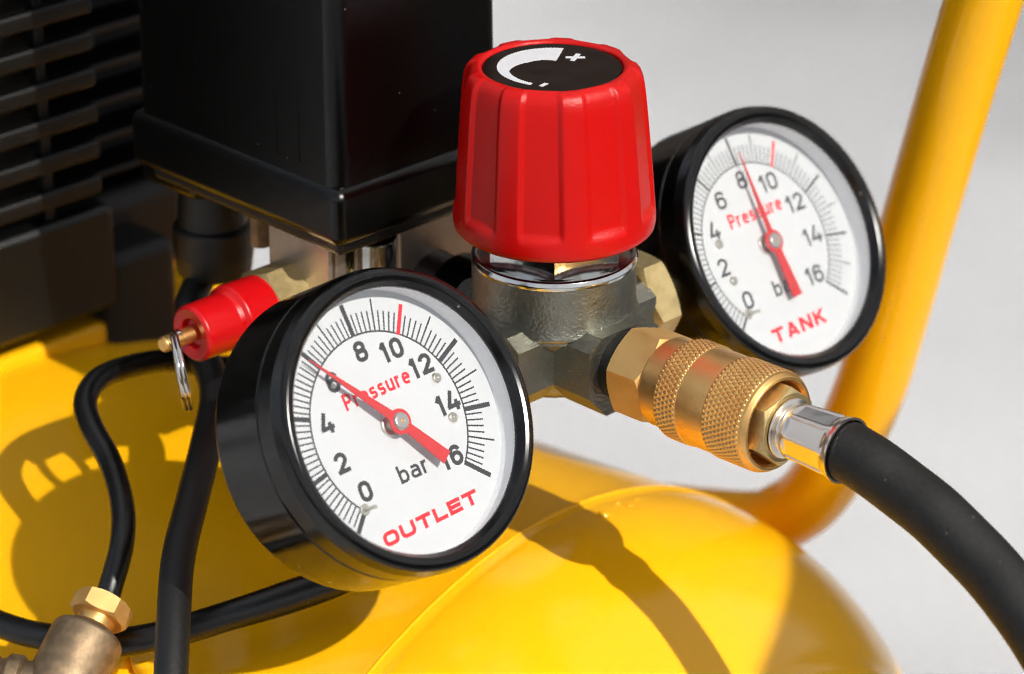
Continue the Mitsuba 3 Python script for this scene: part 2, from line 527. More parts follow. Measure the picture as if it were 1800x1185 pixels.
part(sw, 'screw', move(hexnut(0.0017, 0.0075), np.eye(3), (-0.0560, -0.0190, 0.3270)), 'mat_brass_dull')
gl_m = lathe(round_profile([(0, 0.0, 0), (0.0070, 0.0, 0.0012), (0.0076, 0.0045, 0.0008), (0.0076, 0.0100, 0.0008), (0.0066, 0.0106, 0.0003), (0.0063, 0.0175, 0.0004), (0.0068, 0.0240, 0.0), (0.0, 0.0240, 0)], 4), 64)
gland_at = np.array([-0.0795, -0.0112, 0.3118])
gl_key = part(sw, 'cable_gland', move(gl_m, np.eye(3), gland_at), 'mat_shroud', label='round black cable gland under the box')
part(sw, 'cable_neck', rbox((-0.0900, -0.020, 0.330), (-0.0730, -0.003, 0.345), 0.002, 12), 'mat_cover')

# ---------------------------------------------------------------- pressure regulator
reg = thing('pressure_regulator', 'grey cast pressure regulator with red ribbed knob between the two gauges', 'regulator')
w_, d_ = 0.0085, 0.0170
ZA = 0.3215
body = m3.Manifold.cylinder(0.0105, 0.0143, 0.0143, 96).translate((0, 0, 0.3258))
# each of the four threaded bosses is a vertical-sided hexagon
boss_p = Polygon([(-0.0085, -0.0042), (-0.0085, 0.0042), (-0.0040, 0.0085), (0.0046, 0.0085), (0.0066, 0.0056), (0.0066, -0.0056), (0.0046, -0.0085), (-0.0040, -0.0085)])
hexp = to_man(prism(boss_p, d_))
for ang in (0, 90, 180, 270):
    R = T().rotate([0, 0, 1], ang).matrix
    R = np.array(R)[:3, :3]
    m = move(to_tri(hexp), R @ np.stack([np.array([0, 0, 1.0]), np.array([0, -1.0, 0]), np.array([1.0, 0, 0])], 1), (0, 0, ZA))
    if m.volume < 0:
        m.invert()
    body = body + to_man(m)
body = body + to_man(lathe(round_profile([(0, 0.3128, 0), (0.0088, 0.3128, 0.003), (0.0108, 0.3180, 0.002), (0.0122, 0.3268, 0), (0, 0.3268, 0)]), 72))
body = body + to_man(lathe(round_profile([(0, 0.3225, 0), (0.0122, 0.3240, 0.0), (0.0148, 0.3268, 0.0008), (0.0143, 0.3290, 0), (0, 0.3290, 0)]), 96))
part(reg, 'body', to_tri(body), 'mat_zinc', smooth=25)
ring = lathe(round_profile([(0.0100, 0.3360, 0), (0.01435, 0.3360, 0.0002), (0.01455, 0.3367, 0.0004), (0.0142, 0.33745, 0.0003), (0.0136, 0.3376, 0.0002), (0.0131, 0.3368, 0.0002), (0.0100, 0.3368, 0)], 4), 128)
part(reg, 'lock_ring', ring, 'mat_chrome', label='shiny rim on top of the cast body')
part(reg, 'bonnet', move(hexnut(0.0110, 0.0095, turn=math.radians(15)), np.eye(3), (0, 0, 0.3366)), 'mat_chrome', smooth=20, label='shiny hexagonal bonnet below the red knob')

# knob: nine flat recesses between broad ribs
NA = 720
ang = np.arange(NA) / NA * 2 * math.pi
kz = [(0.0150, 0.3424), (0.0168, 0.3424), (0.0173, 0.3429), (0.01745, 0.3438), (0.01745, 0.3450), (0.0174, 0.3458), (0.01735, 0.3466), (0.0173, 0.3472), (0.01725, 0.3478), (0.0172, 0.3485),
      (0.0170, 0.352), (0.0166, 0.357), (0.0162, 0.362), (0.0158, 0.3665), (0.01555, 0.3685), (0.0153, 0.3698), (0.0149, 0.3708), (0.0143, 0.3715), (0.0136, 0.37185), (0.0127, 0.3719), (0.0121, 0.3717), (0.0119, 0.3714), (0.0119, 0.3708), (0.0001, 0.3708)]
phase = math.radians(-45.5 - 7.0)
half = math.radians(12.0)
soft = math.radians(4.0)


def sst(x):
    x = np.clip(x, 0, 1)
    return x * x * (3 - 2 * x)


dd = np.abs((ang - phase + math.pi / 9) % (2 * math.pi / 9) - math.pi / 9)
inside = sst((half - dd) / soft + 0.5)
rows = []
for r, z in kz:
    base = sst((z - 0.3462) / 0.0009)
    top = 1.0 if r > 0.0136 else sst((r - 0.0121) / 0.0015)
    flat = r * np.cos(half) / np.cos(np.minimum(dd, half))           # the recess floor is flat, not curved
    rec = (r - flat * 1.004) * 0.8 + 0.00055
    rr = r - inside * base * top * rec
    lean = (z - 0.3424) / 0.03
    rows.append(np.c_[rr * np.cos(ang) + 0.0003 * lean, rr * np.sin(ang) - 0.0010 * lean, np.full(NA, z)])
V = np.vstack(rows)
f = []
for i in range(len(kz) - 1):
    j = np.arange(NA)
    k = (j + 1) % NA
    f.append(np.stack([i * NA + j, i * NA + k, (i + 1) * NA + k], 1))
    f.append(np.stack([i * NA + j, (i + 1) * NA + k, (i + 1) * NA + j], 1))
knob_m = trimesh.Trimesh(V, np.vstack(f), process=False)
knob = part(reg, 'knob', knob_m, 'mat_red', smooth=True, label='red ribbed plastic adjusting knob')
KC = np.array([0.0003, -0.0010, 0.0])
disc = lathe(round_profile([(0, 0.37145, 0), (0.0117, 0.37145, 0.0002), (0.0118, 0.37085, 0)]), 128)
part(knob, 'label_disc', move(disc, np.eye(3), KC), 'mat_label_dark', label='glossy dark disc on top of the knob')
th = np.radians(np.linspace(-68, -237, 80))
lo_t = np.radians([-68, -118, -165, -236])
ri = np.interp(-th, -lo_t, [8.5, 7.6, 4.6, 3.0])
ro = 9.35 + 0 * th
cres = Polygon(np.vstack([np.c_[ro * np.cos(th), ro * np.sin(th)], np.c_[ri * np.cos(th), ri * np.sin(th)][::-1]]) * 1e-3)
part(knob, 'crescent_mark', move(prism(cres.buffer(0), 0.00006), np.eye(3), KC + [0, 0, 0.37146]), 'mat_label_white', smooth=False, label='white crescent printed on the knob disc')
bar = lambda c, d, l, w: affinity.translate(affinity.rotate(Polygon([(-l / 2, -w / 2), (l / 2, -w / 2), (l / 2, w / 2), (-l / 2, w / 2)]), d), *c)
plus = unary_union([bar((-0.6e-3, 6.1e-3), 45, 3.3e-3, 0.85e-3), bar((-0.6e-3, 6.1e-3), 118, 3.6e-3, 0.85e-3)])
part(knob, 'plus_mark', move(prism(plus, 0.00006), np.eye(3), KC + [0, 0, 0.37146]), 'mat_label_white', smooth=False, label='white plus sign printed on the knob disc')
minus = bar((5.0e-3, -7.1e-3), 100, 1.75e-3, 0.75e-3)
part(knob, 'minus_mark', move(prism(minus, 0.00006), np.eye(3), KC + [0, 0, 0.37146]), 'mat_label_white', smooth=False, label='white minus sign printed on the knob disc')

part(reg, 'hex_nut', move(hexnut(0.0088, 0.0062), frame_from((0, 1, 0)), (0, 0.0165, ZA)), 'mat_brass_pale', smooth=15, label='pale brass nut between the regulator and the rear gauge')
# pipe that feeds the regulator from the switch
part(reg, 'inlet_pipe', move(lathe(round_profile([(0, 0, 0), (0.0062, 0, 0.0006), (0.0062, 0.013, 0.0005), (0.0076, 0.0138, 0.0005), (0.0076, 0.024, 0.0006), (0, 0.024, 0)]), 48), XAX, (-0.0385, 0, ZA)), 'mat_gloss_black', label='dark round inlet pipe behind the regulator')

# ---------------------------------------------------------------- quick coupling on the right of the regulator
cp = thing('quick_coupling', 'golden brass quick coupling with two knurled bands screwed into the regulator', 'coupling')
axd = np.array([1.0, 0, 0.026])
CM = frame_from(axd)
# CM's x column is the world direction +Y, its y column is up: corners of the nut stand at 102 degrees from +Y
COUPLING_TURN = math.radians(102.2)
at_x = lambda x: np.array([x, 0, 0.3220 + (x - 0.032) * 0.026])
turn_l = lambda pts, n=128: lathe(round_profile(pts, 4), n)
part(cp, 'gap_shade', move(turn_l([(0, 0, 0), (0.0064, 0, 0.0002), (0.0064, 0.0030, 0.0002), (0, 0.0030, 0)]), CM, at_x(0.0169)), 'mat_dark_inside', label='dark disc standing in for the shaded gap against the regulator')  # dark disc put in for the shade in this gap, no seal there
part(cp, 'hex_nut', move(hexnut(0.0073, 0.0078, turn=COUPLING_TURN), CM, at_x(0.0199)), 'mat_brass_hex', smooth=15, label='smooth six sided brass nut')
part(cp, 'neck', move(turn_l([(0.004, 0, 0), (0.0079, 0, 0.0003), (0.0079, 0.0062, 0.0003), (0.004, 0.0062, 0)]), CM, at_x(0.0277)), 'mat_brass')
part(cp, 'knurled_band', move(knurl(0.0089, 0.0049), CM, at_x(0.0319)), 'mat_brass', smooth=35, label='knurled brass band nearer the hexagonal nut')
part(cp, 'sleeve', move(turn_l([(0.004, -0.0050, 0), (0.00862, -0.0050, 0.0), (0.00862, 0.0058, 0.0), (0.004, 0.0058, 0)]), CM, at_x(0.0370)), 'mat_brass', label='plain turned brass sleeve between the knurled bands')
part(cp, 'knurled_band', move(knurl(0.0089, 0.0082, n_round=58), CM, at_x(0.0427)), 'mat_brass', smooth=35, label='knurled brass band nearer the hose')
end = turn_l([(0.0050, -0.0085, 0), (0.00862, -0.0085, 0), (0.00862, 0.0002, 0.0006), (0.0081, 0.0010, 0.0003), (0.0076, 0.0010, 0.0002), (0.0072, 0.0003, 0.0002), (0.0070, -0.004, 0)])
part(cp, 'end_rim', move(end, CM, at_x(0.0511)), 'mat_brass', label='turned brass rim at the hose end')

# ---------------------------------------------------------------- hose with its crimped nipple
hs = thing('air_hose', 'thick matt black rubber air hose curving down to the right edge', 'hose')
part(hs, 'hex_nut', move(hexnut(0.0060, 0.0046, turn=math.radians(20)), CM, at_x(0.0495)), 'mat_brass_pale', smooth=15, label='brass hexagon seated in the coupling end')
nip = turn_l([(0, 0, 0), (0.0052, 0, 0.0004), (0.0052, 0.0004, 0.0003), (0.0042, 0.0008, 0.0003), (0.0042, 0.0022, 0.0004), (0.0037, 0.0024, 0.0002), (0.0037, 0.0030, 0.0002), (0.0030, 0.0034, 0.0), (0.0030, 0.0044, 0)], 96)
part(hs, 'nipple', move(nip, CM, at_x(0.0543)), 'mat_nickel', label='shiny turned nipple')
sst_ = lambda x: np.clip(x, 0, 1) ** 2 * (3 - 2 * np.clip(x, 0, 1))
# ferrule crimped into eight flats
na, L_ = 384, 0.0110
aa = np.arange(na) / na * 2 * math.pi
rowsf = []
oct_r = np.cos(math.pi / 8) / np.cos((aa + 0.2) % (math.pi / 4) - math.pi / 8)
lobe = sst_((np.abs(np.sin(4 * (aa + 0.2))) - 0.22) / 0.16)          # 1 on the pressed flats, 0 on the ridges between them
zz_ = np.r_[0.0, 0.0, 0.0002, 0.0006, np.linspace(0.0010, 0.0100, 37), 0.0103, 0.0106, L_, L_, 0.0100]
rz_ = np.r_[0.0030, 0.0042, 0.0046, 0.0048, np.interp(np.linspace(0.0010, 0.0100, 37), [0.001, 0.004, 0.0100], [0.00485, 0.0050, 0.00535]), 0.00545, 0.00555, 0.0056, 0.0052, 0.0050]
for z, r in zip(zz_, rz_):
    k = sst_((z - 0.0010) / 0.0008) * sst_((0.0099 - z) / 0.0008)
    rr = r * (1 + 0.95 * k * (oct_r / oct_r.mean() - 1)) - 0.00015 * k * lobe
    rowsf.append(np.c_[rr * np.cos(aa), rr * np.sin(aa), np.full(na, z)])
V = np.vstack(rowsf)
f = []
for i in range(len(rowsf) - 1):
    j = np.arange(na)
    k = (j + 1) % na
    f.append(np.stack([i * na + j, i * na + k, (i + 1) * na + k], 1))
    f.append(np.stack([i * na + j, (i + 1) * na + k, (i + 1) * na + j], 1))
part(hs, 'ferrule', move(trimesh.Trimesh(V, np.vstack(f), process=False), CM, at_x(0.0557)), 'mat_nickel', smooth=35, label='shiny crimped metal ferrule gripping the hose end')
x0 = at_x(0.0655)
hp = [x0, at_x(0.0668), [0.0721, 0.0003, 0.3218], [0.0776, 0.0008, 0.3199], [0.0842, 0.0007, 0.3180], [0.0902, 0.0006, 0.3154], [0.0960, 0.0004, 0.3127], [0.1017, -0.0005, 0.3100], [0.1083, -0.0018, 0.3063],
      [0.1160, -0.0042, 0.3014], [0.1234, -0.0077, 0.2950], [0.131, -0.012, 0.283], [0.136, -0.018, 0.262], [0.138, -0.026, 0.235], [0.136, -0.038, 0.19]]
part(hs, 'hose', tube(hp, [0.0042, 0.00495] + [0.0050] * (len(hp) - 2), n=40, sub=8), 'mat_hose', smooth=True)

# ---------------------------------------------------------------- gauges


def stroke(pts, w, cap='flat'):
    return LineString(pts).buffer(w / 2, cap_style=cap, join_style='round', quad_segs=6)


def arc(cx, cy, rx, ry, a0, a1, n=18):
    t = np.radians(np.linspace(a0, a1, n))
    return [(cx + rx * math.cos(x), cy + ry * math.sin(x)) for x in t]


def rrect(x0, y0, x1, y1, r):
    return LineString(arc(x1 - r, y1 - r, r, r, 0, 90, 7) + arc(x0 + r, y1 - r, r, r, 90, 180, 7) + arc(x0 + r, y0 + r, r, r, 180, 270, 7) + arc(x1 - r, y0 + r, r, r, 270, 360, 7) + [(x1, y1 - r)])


def glyph(c, W, s):
    """Outline of a character: cap height 1, width W, stroke s."""
    h = s / 2
    x0, x1, y0, y1 = h, W - h, h, 1 - h
    r = min(0.26, (x1 - x0) * 0.48)
    S = lambda *p: stroke(p, s)
    if c in '0O':
        return rrect(x0, y0, x1, y1, r).buffer(h)
    if c == '1':
        return unary_union([S((x1 - 0.02, 0), (x1 - 0.02, 1)), stroke([(x1 - 0.02, 0.97), (x0 + 0.02, 0.70)], s)])
    if c == '2':
        ry = 0.24
        top = arc((x0 + x1) / 2, y1 - ry, (x1 - x0) / 2, ry, 175, -28)
        return unary_union([stroke(top + [(x0 + 0.02, y0)], s), S((x0 - h + 0.01, y0), (W, y0))])
    if c == '4':
        return unary_union([S((W * 0.58, 1), (x0 + 0.01, 0.30)), S((0.0, 0.27), (W, 0.27)), S((W * 0.72, 0), (W * 0.72, 0.52))])
    if c == '6':
        m = 0.60
        bowl = rrect(x0, y0, x1, m, min(r, 0.24)).buffer(h)
        return unary_union([bowl, stroke([(x0, 0.30), (x0, y1 - r)] + arc(x0 + r, y1 - r, r, r, 180, 90) + arc(x1 - r, y1 - r, r, r, 90, 15), s)])
    if c == '8':
        return unary_union([rrect(x0, y0, x1, 0.54, 0.21).buffer(h), rrect(x0 + 0.03, 0.50, x1 - 0.03, y1, 0.20).buffer(h)])
    if c == 'P':
        return unary_union([S((x0, 0), (x0, 1)), stroke([(x0, y1), (x1 - 0.2, y1)] + arc(x1 - 0.2, y1 - 0.22, 0.2, 0.22, 90, -90) + [(x0, y1 - 0.44)], s)])
    if c == 'r':
        return unary_union([S((x0, 0), (x0, 0.72)), stroke([(x0, 0.50)] + arc(x0 + 0.22, 0.46, 0.22, 0.72 - h - 0.46, 180, 80), s)])
    if c == 'e':
        q = 0.72 - h
        return unary_union([stroke([(x0, 0.38), (x1, 0.38), (x1, q - 0.18)] + arc(x1 - 0.18, q - 0.18, 0.18, 0.18, 0, 90, 6) + arc(x0 + 0.18, q - 0.18, 0.18, 0.18, 90, 180, 6) + arc(x0 + 0.18, y0 + 0.18, 0.18, 0.18, 180, 270, 6) + [(x1 - 0.02, y0)], s)])
    if c == 's':
        q = 0.72 - h
        m = 0.37
        k = (q - m) / 2
        return stroke([(x1, q), (x0 + k, q)] + arc(x0 + k, m + k, k, k, 90, 270, 8) + [(x1 - k, m)] + arc(x1 - k, m - (m - y0) / 2, (m - y0) / 2, (m - y0) / 2, 90, -90, 8) + [(x0, y0)], s)
    if c == 'u':
        return unary_union([stroke([(x0, 0.72), (x0, y0 + 0.17)] + arc(x0 + 0.17, y0 + 0.17, 0.17, 0.17, 180, 270, 6) + arc(x1 - 0.17, y0 + 0.17, 0.17, 0.17, 270, 360, 6) + [(x1, 0.72)], s), S((x1, 0), (x1, 0.3))])
    if c == 'b':
        return unary_union([rrect(x0, y0, x1, 0.72 - h, 0.20).buffer(h), S((x0, 0), (x0, 1))])
    if c == 'a':
        q = 0.72 - h
        return unary_union([stroke([(x0 + 0.03, q), (x1 - 0.18, q)] + arc(x1 - 0.18, q - 0.18, 0.18, 0.18, 90, 0, 6) + [(x1, 0)], s), rrect(x0, y0, x1, 0.40, 0.14).buffer(h)])
    if c == 'U':
        return stroke([(x0, 1), (x0, y0 + r)] + arc(x0 + r, y0 + r, r, r, 180, 270, 7) + arc(x1 - r, y0 + r, r, r, 270, 360, 7) + [(x1, 1)], s)
    if c == 'T':
        return unary_union([S((0, y1), (W, y1)), S((W / 2, 0), (W / 2, 1))])
    if c == 'L':
        return unary_union([S((x0, 0), (x0, 1)), S((0, y0), (W, y0))])
    if c == 'E':
        return unary_union([S((x0, 0), (x0, 1)), S((0, y0), (W, y0)), S((0, y1), (W, y1)), S((0, 0.5), (W * 0.94, 0.5))])
    if c == 'A':
        return unary_union([S((x0, 0), (W / 2, 0.99)), S((x1, 0), (W / 2, 0.99)), S((W * 0.2, 0.28), (W * 0.8, 0.28))]).intersection(Polygon([(-1, 0), (3, 0), (3, 1), (-1, 1)]))
    if c == 'N':
        return unary_union([S((x0, 0), (x0, 1)), S((x1, 0), (x1, 1)), S((x0 + 0.02, 0.97), (x1 - 0.02, 0.03))]).intersection(Polygon([(-1, 0), (3, 0), (3, 1), (-1, 1)]))
    if c == 'K':
        return unary_union([S((x0, 0), (x0, 1)), S((x0, 0.36), (x1, 1.05)), S((x0 + 0.26, 0.58), (x1 + 0.02, -0.05))]).intersection(Polygon([(-1, 0), (3, 0), (3, 1), (-1, 1)]))
    raise KeyError(c)


def word(text, h, s, widths, gap):
    x, out = 0.0, []
    for c in text:
        w = widths.get(c, widths.get('*'))
        out.append(affinity.translate(glyph(c, w, s), x, 0))
        x += w + gap
    g_ = unary_union(out)
    return affinity.scale(g_, h, h, origin=(0, 0)), (x - gap) * h


def flat(poly, th):
    polys = getattr(poly, 'geoms', [poly])
    return trimesh.util.concatenate([prism(p, th) for p in polys if p.area > 1e-12])


MM = 1e-3


def gauge(t, elev, roll, name_text, spec, label):
    key = thing('pressure_gauge', label, 'pressure gauge')
    e = math.radians(elev)
    n = np.array([math.cos(e), 0, math.sin(e)])
    U0 = np.array([0, 1.0, 0])
    V0 = np.cross(n, U0)
    r_ = math.radians(roll)
    U = U0 * math.cos(r_) + V0 * math.sin(r_)
    W = -U0 * math.sin(r_) + V0 * math.cos(r_)
    M = np.stack([U, W, n], 1)
    t = np.asarray(t, float)
    put = lambda m, h=0.0: move(m, M, t + n * h)
    case = lathe(round_profile([(0, -0.0142, 0), (0.0238, -0.0142, 0.0016), (0.0252, -0.0125, 0.0012), (0.0252, -0.0006, 0.00015), (0.0249, -0.0003, 0), (0.0238, -0.0003, 0), (0.0238, -0.003, 0), (0, -0.003, 0)], 6), 160)
    part(key, 'case', put(case), 'mat_gloss_black', smooth=28, label='glossy black drum shaped case')
    bez = lathe(round_profile([(0.0235, -0.0002, 0), (0.02500, -0.0002, 0.0001), (0.02525, 0.0002, 0.0002), (0.02525, 0.0038, 0.0012), (0.0247, 0.0060, 0.0012), (0.0236, 0.0066, 0.0008), (0.0226, 0.0062, 0.0007), (0.0218, 0.0050, 0.0002), (0.0218, 0.0044, 0.0), (0.0235, 0.0042, 0)], 6), 160)
    part(key, 'bezel', put(bez), 'mat_bezel_black', smooth=40, label='black rim round the dial')
    wall = lathe([(0.02225, -0.0004), (0.02235, 0.0006), (0.02262, 0.0030), (0.02275, 0.0042)], 160)
    part(key, 'inner_wall', put(wall), 'mat_dial_wall', smooth=True, label='pale grey inner wall between dial and rim')
    dial = part(key, 'dial', put(lathe([(0, 0), (0.0223, 0), (0.0223, -0.0006), (0, -0.0006)], 128)), 'mat_dial', smooth=30, label='white dial plate')
    # scale
    ri, ro, rm = 15.5, 20.9, 18.9
    step = 267.7 / 16
    angv = lambda v: math.radians(90 + (8 - v) * step)
    ticks, major = [], []
    lw = spec['line']
    for i in range(81):
        v = i * 0.2
        a_ = angv(v)
        if i == 50:
            continue
        if i % 10 == 0:
            w, o = spec['major'], ro
        elif i % 5 == 0:
            w, o = lw * 1.1, ro
        else:
            w, o = lw, rm
        b = LineString([((ri - (0.12 if i % 10 == 0 else 0)) * math.cos(a_), (ri - (0.12 if i % 10 == 0 else 0)) * math.sin(a_)), (o * math.cos(a_), o * math.sin(a_))]).buffer(w / 2, cap_style='flat')
        (major if i % 10 == 0 else ticks).append(b)
    a0, a1 = math.degrees(angv(16)), math.degrees(angv(0))
    ticks.append(LineString(arc(0, 0, ri, ri, a0, a1, 160)).buffer(lw * 0.55, cap_style='flat'))
    sc = lambda p: affinity.scale(p, MM, MM, origin=(0, 0))
    th = 0.00004
    part(dial, 'fine_scale', put(flat(sc(unary_union(ticks)), th)), spec['fine_mat'], smooth=False, label='fine printed scale lines')
    part(dial, 'main_scale', put(flat(sc(unary_union(major)), th * 1.5)), 'mat_print_black', smooth=False, label='bold printed scale lines')
    a_ = angv(10)
    red = LineString([((ri - 0.12) * math.cos(a_), (ri - 0.12) * math.sin(a_)), ((ro - 0.3) * math.cos(a_), (ro - 0.3) * math.sin(a_))]).buffer(spec['red'] / 2, cap_style='flat')
    part(dial, 'red_mark', put(flat(sc(red), th * 1.5)), 'mat_print_red', smooth=False, label='red limit mark at ten')
    for txt, (cx, cy) in spec['numerals'].items():
        p, wd = word(txt, spec['numh'], spec['nums'], {'*': 0.74, '1': 0.46, '4': 0.80}, 0.20)
        p = affinity.translate(p, cx - wd / 2, cy - spec['numh'] / 2)
        part(dial, 'numeral', put(flat(sc(p), th)), 'mat_print_black', smooth=False, label='printed number ' + txt)
    p, wd = word('Pressure', 2.75, 0.185, {'P': 0.66, '*': 0.62, 'r': 0.44, 's': 0.56}, 0.155)
    p = affinity.scale(p, spec['press'][1] / wd, 1, origin=(0, 0))
    p = affinity.translate(affinity.rotate(p, spec['press'][3], origin=(0, 0)), spec['press'][0], spec['press'][2])
    part(dial, 'lettering', put(flat(sc(p), th)), 'mat_print_red', smooth=False, label='red printed word Pressure')
    p, wd = word('bar', 3.0, 0.16, {'*': 0.64, 'r': 0.44}, 0.17)
    p = affinity.scale(p, spec['bar'][1] / wd, 1, origin=(0, 0))
    p = affinity.translate(p, spec['bar'][0], spec['bar'][2])
    part(dial, 'lettering', put(flat(sc(p), th)), 'mat_print_black', smooth=False, label='black printed word bar')
    p, wd = word(name_text, spec['name'][3], spec['names'] + 0.02, {'*': spec['namew'], 'E': spec['namew'] * 0.9, 'L': spec['namew'] * 0.86}, 0.20)
    p = affinity.scale(p, spec['name'][1] / wd, 1, origin=(0, 0))
    p = affinity.translate(p, spec['name'][0], spec['name'][2])
    part(dial, 'lettering', put(flat(sc(p), th)), 'mat_print_red', smooth=False, label='red printed word ' + name_text)
    # screws and stop pin
    for sx, sy in spec['screws']:
        head = lathe(round_profile([(0.00028, 0.00030, 0), (0.0004, 0.00052, 0.0001), (0.00078, 0.00046, 0.00025), (0.00092, 0.0001, 0.0001), (0.00095, -0.0002, 0)], 4), 32)
        part(key, 'screw', put(move(head, np.eye(3), (sx * MM, sy * MM, 0))), 'mat_screw', smooth=40)
        part(key, 'screw_recess', put(move(lathe([(0, 0.0002), (0.00033, 0.00031)], 16), np.eye(3), (sx * MM, sy * MM, 0))), 'mat_hub', smooth=True)
    px_, py_ = spec['pin']
    part(key, 'stop_pin_base', put(move(lathe(round_profile([(0, 0.0003, 0), (0.0009, 0.0003, 0.0002), (0.0010, 0.0, 0)]), 32), np.eye(3), (px_ * MM, py_ * MM, 0))), 'mat_screw')
    part(key, 'stop_pin', put(tube([[px_ * MM, py_ * MM, 0.0002], [px_ * MM, py_ * MM, 0.0012], [px_ * MM + 0.00001, py_ * MM, 0.0031]], 0.00032, n=14, sub=3)), 'mat_screw', label='small metal stop pin beside the zero mark')
    # needle
    h = spec['hub_h']
    pv_ = np.array([*spec['pivot'], 0.0]) * MM
    an, at_ = math.radians(spec['tip'][1]), math.radians(spec['tail'][1])
    d1, d2 = np.array([math.cos(an), math.sin(an)]), np.array([math.cos(at_), math.sin(at_)])
    s1, s2 = np.array([-d1[1], d1[0]]), np.array([-d2[1], d2[0]])
    k_ = spec.get('thin', 0.85)
    tip = Polygon([d1 * 1.2 + s1 * k_, d1 * spec['tip'][0] + s1 * 0.06, d1 * spec['tip'][0] - s1 * 0.06, d1 * 1.2 - s1 * k_])
    tail = Polygon([d2 * 1.2 + s2 * 0.85, d2 * spec['tail'][0] + s2 * 1.22, d2 * spec['tail'][0] - s2 * 1.22, d2 * 1.2 - s2 * 0.85])
    nd = unary_union([tip, tail, Point(0, 0).buffer(2.12, quad_segs=24)]).buffer(0.25).buffer(-0.5, join_style='mitre').buffer(0.25, join_style='mitre')
    nd = unary_union([nd, tip, tail])
    nk = part(key, 'needle', put(move(flat(sc(nd), 0.00030), np.eye(3), pv_), h - 0.0003), 'mat_needle', smooth=False, label='red pointer needle with blunt tail')
    cap_ = lathe(round_profile([(0.00030, 0.00050, 0), (0.00038, 0.00062, 0.0001), (0.00130, 0.00058, 0.0003), (0.00150, 0.0002, 0.0001), (0.00155, -0.0001, 0)], 5), 64)
    part(nk, 'hub', put(move(cap_, np.eye(3), pv_), h), 'mat_hub', smooth=35)
    part(nk, 'axle', put(move(lathe([(0, 0.00060), (0.00031, 0.00056)], 24), np.eye(3), pv_), h), 'mat_brass', smooth=True)
    part(key, 'spindle', put(lathe(round_profile([(0, h - 0.0004, 0), (0.0011, h - 0.0004, 0.0), (0.0011, 0.0006, 0.0), (0.0019, 0.0005, 0.0002), (0.0020, 0, 0)], 3), 48)), 'mat_hub')
    part(key, 'lens', put(lathe([(0, 0.0046), (0.0219, 0.0046)], 96)), 'mat_lens', smooth=False, label='clear glass over the dial')
    return key, M, t, n


NUM_O = {'0': (-9.6, -7.9), '2': (-11.8, -2.2), '4': (-11.6, 4.5), '6': (-7.3, 10.1), '8': (0.15, 12.8), '10': (6.0, 11.0), '12': (10.3, 6.7), '14': (12.5, -0.7), '16': (8.9, -8.95)}
NUM_T = {'0': (-9.4, -8.1), '2': (-12.2, -0.9), '4': (-11.1, 5.9), '6': (-6.8, 10.6), '8': (-0.03, 12.7), '10': (6.1, 10.5), '12': (10.7, 5.1), '14': (11.9, -1.8), '16': (8.7, -8.7)}
spec_o = dict(line=0.27, major=0.80, red=0.72, fine_mat='mat_print_black', numerals=NUM_O, numh=3.45, nums=0.21, press=(-6.9, 14.3, 4.9, 0.0), bar=(-2.35, 6.4, -9.5),
              name=(-10.0, 20.9, -17.6, 2.35), names=0.26, namew=1.25, screws=((12.3, 3.8), (12.35, -3.2)), pin=(-11.1, -10.55), hub_h=0.0024, pivot=(0.42, 0.02), tip=(19.3, 128.8), tail=(10.4, -54.9))
spec_t = dict(line=0.22, major=0.50, red=0.55, fine_mat='mat_print_grey', numerals=NUM_T, numh=3.35, nums=0.16, press=(-6.9, 14.3, 4.9, 0.0), bar=(-2.35, 6.4, -9.7),
              name=(-6.9, 14.6, -17.6, 2.75), names=0.22, namew=0.98, screws=((-11.2, 3.35), (-11.1, -3.85)), pin=(-10.55, -10.5), hub_h=0.0019, pivot=(0.45, 0.10), tip=(17.5, 90.6), tail=(11.0, -86.4), thin=0.62)
go, MO, to_, no = gauge((0.0143, -0.0519, 0.3270), 31.0, 1.6, 'OUTLET', spec_o, 'black pressure gauge marked OUTLET in front, needle at six')
gt, MT, tt_, nt = gauge((0.0035, 0.0518, 0.3240), 31.0, 0.1, 'TANK', spec_t, 'black pressure gauge marked TANK behind the coupling, needle above eight')
for key, t, n, sgn in ((go, to_, no, -1), (gt, tt_, nt, 1)):
    FM = frame_from(-n)
    b0 = t - n * 0.0141
    part(key, 'stem', move(hexnut(0.0072, 0.0085, turn=math.radians(12)), FM, b0), 'mat_brass_pale', smooth=15, label='brass hexagon behind the case')
    p0 = b0 - n * 0.0080
    part(key, 'elbow', tube([p0, p0 - n * 0.005, [-0.0115, t[1] - sgn * 0.014, 0.3085], [-0.006, t[1] - sgn * 0.022, 0.3150], [0.0, sgn * 0.0165, ZA], [0.0, sgn * 0.012, ZA]], 0.0048, n=24, sub=6), 'mat_brass_pale', smooth=True)

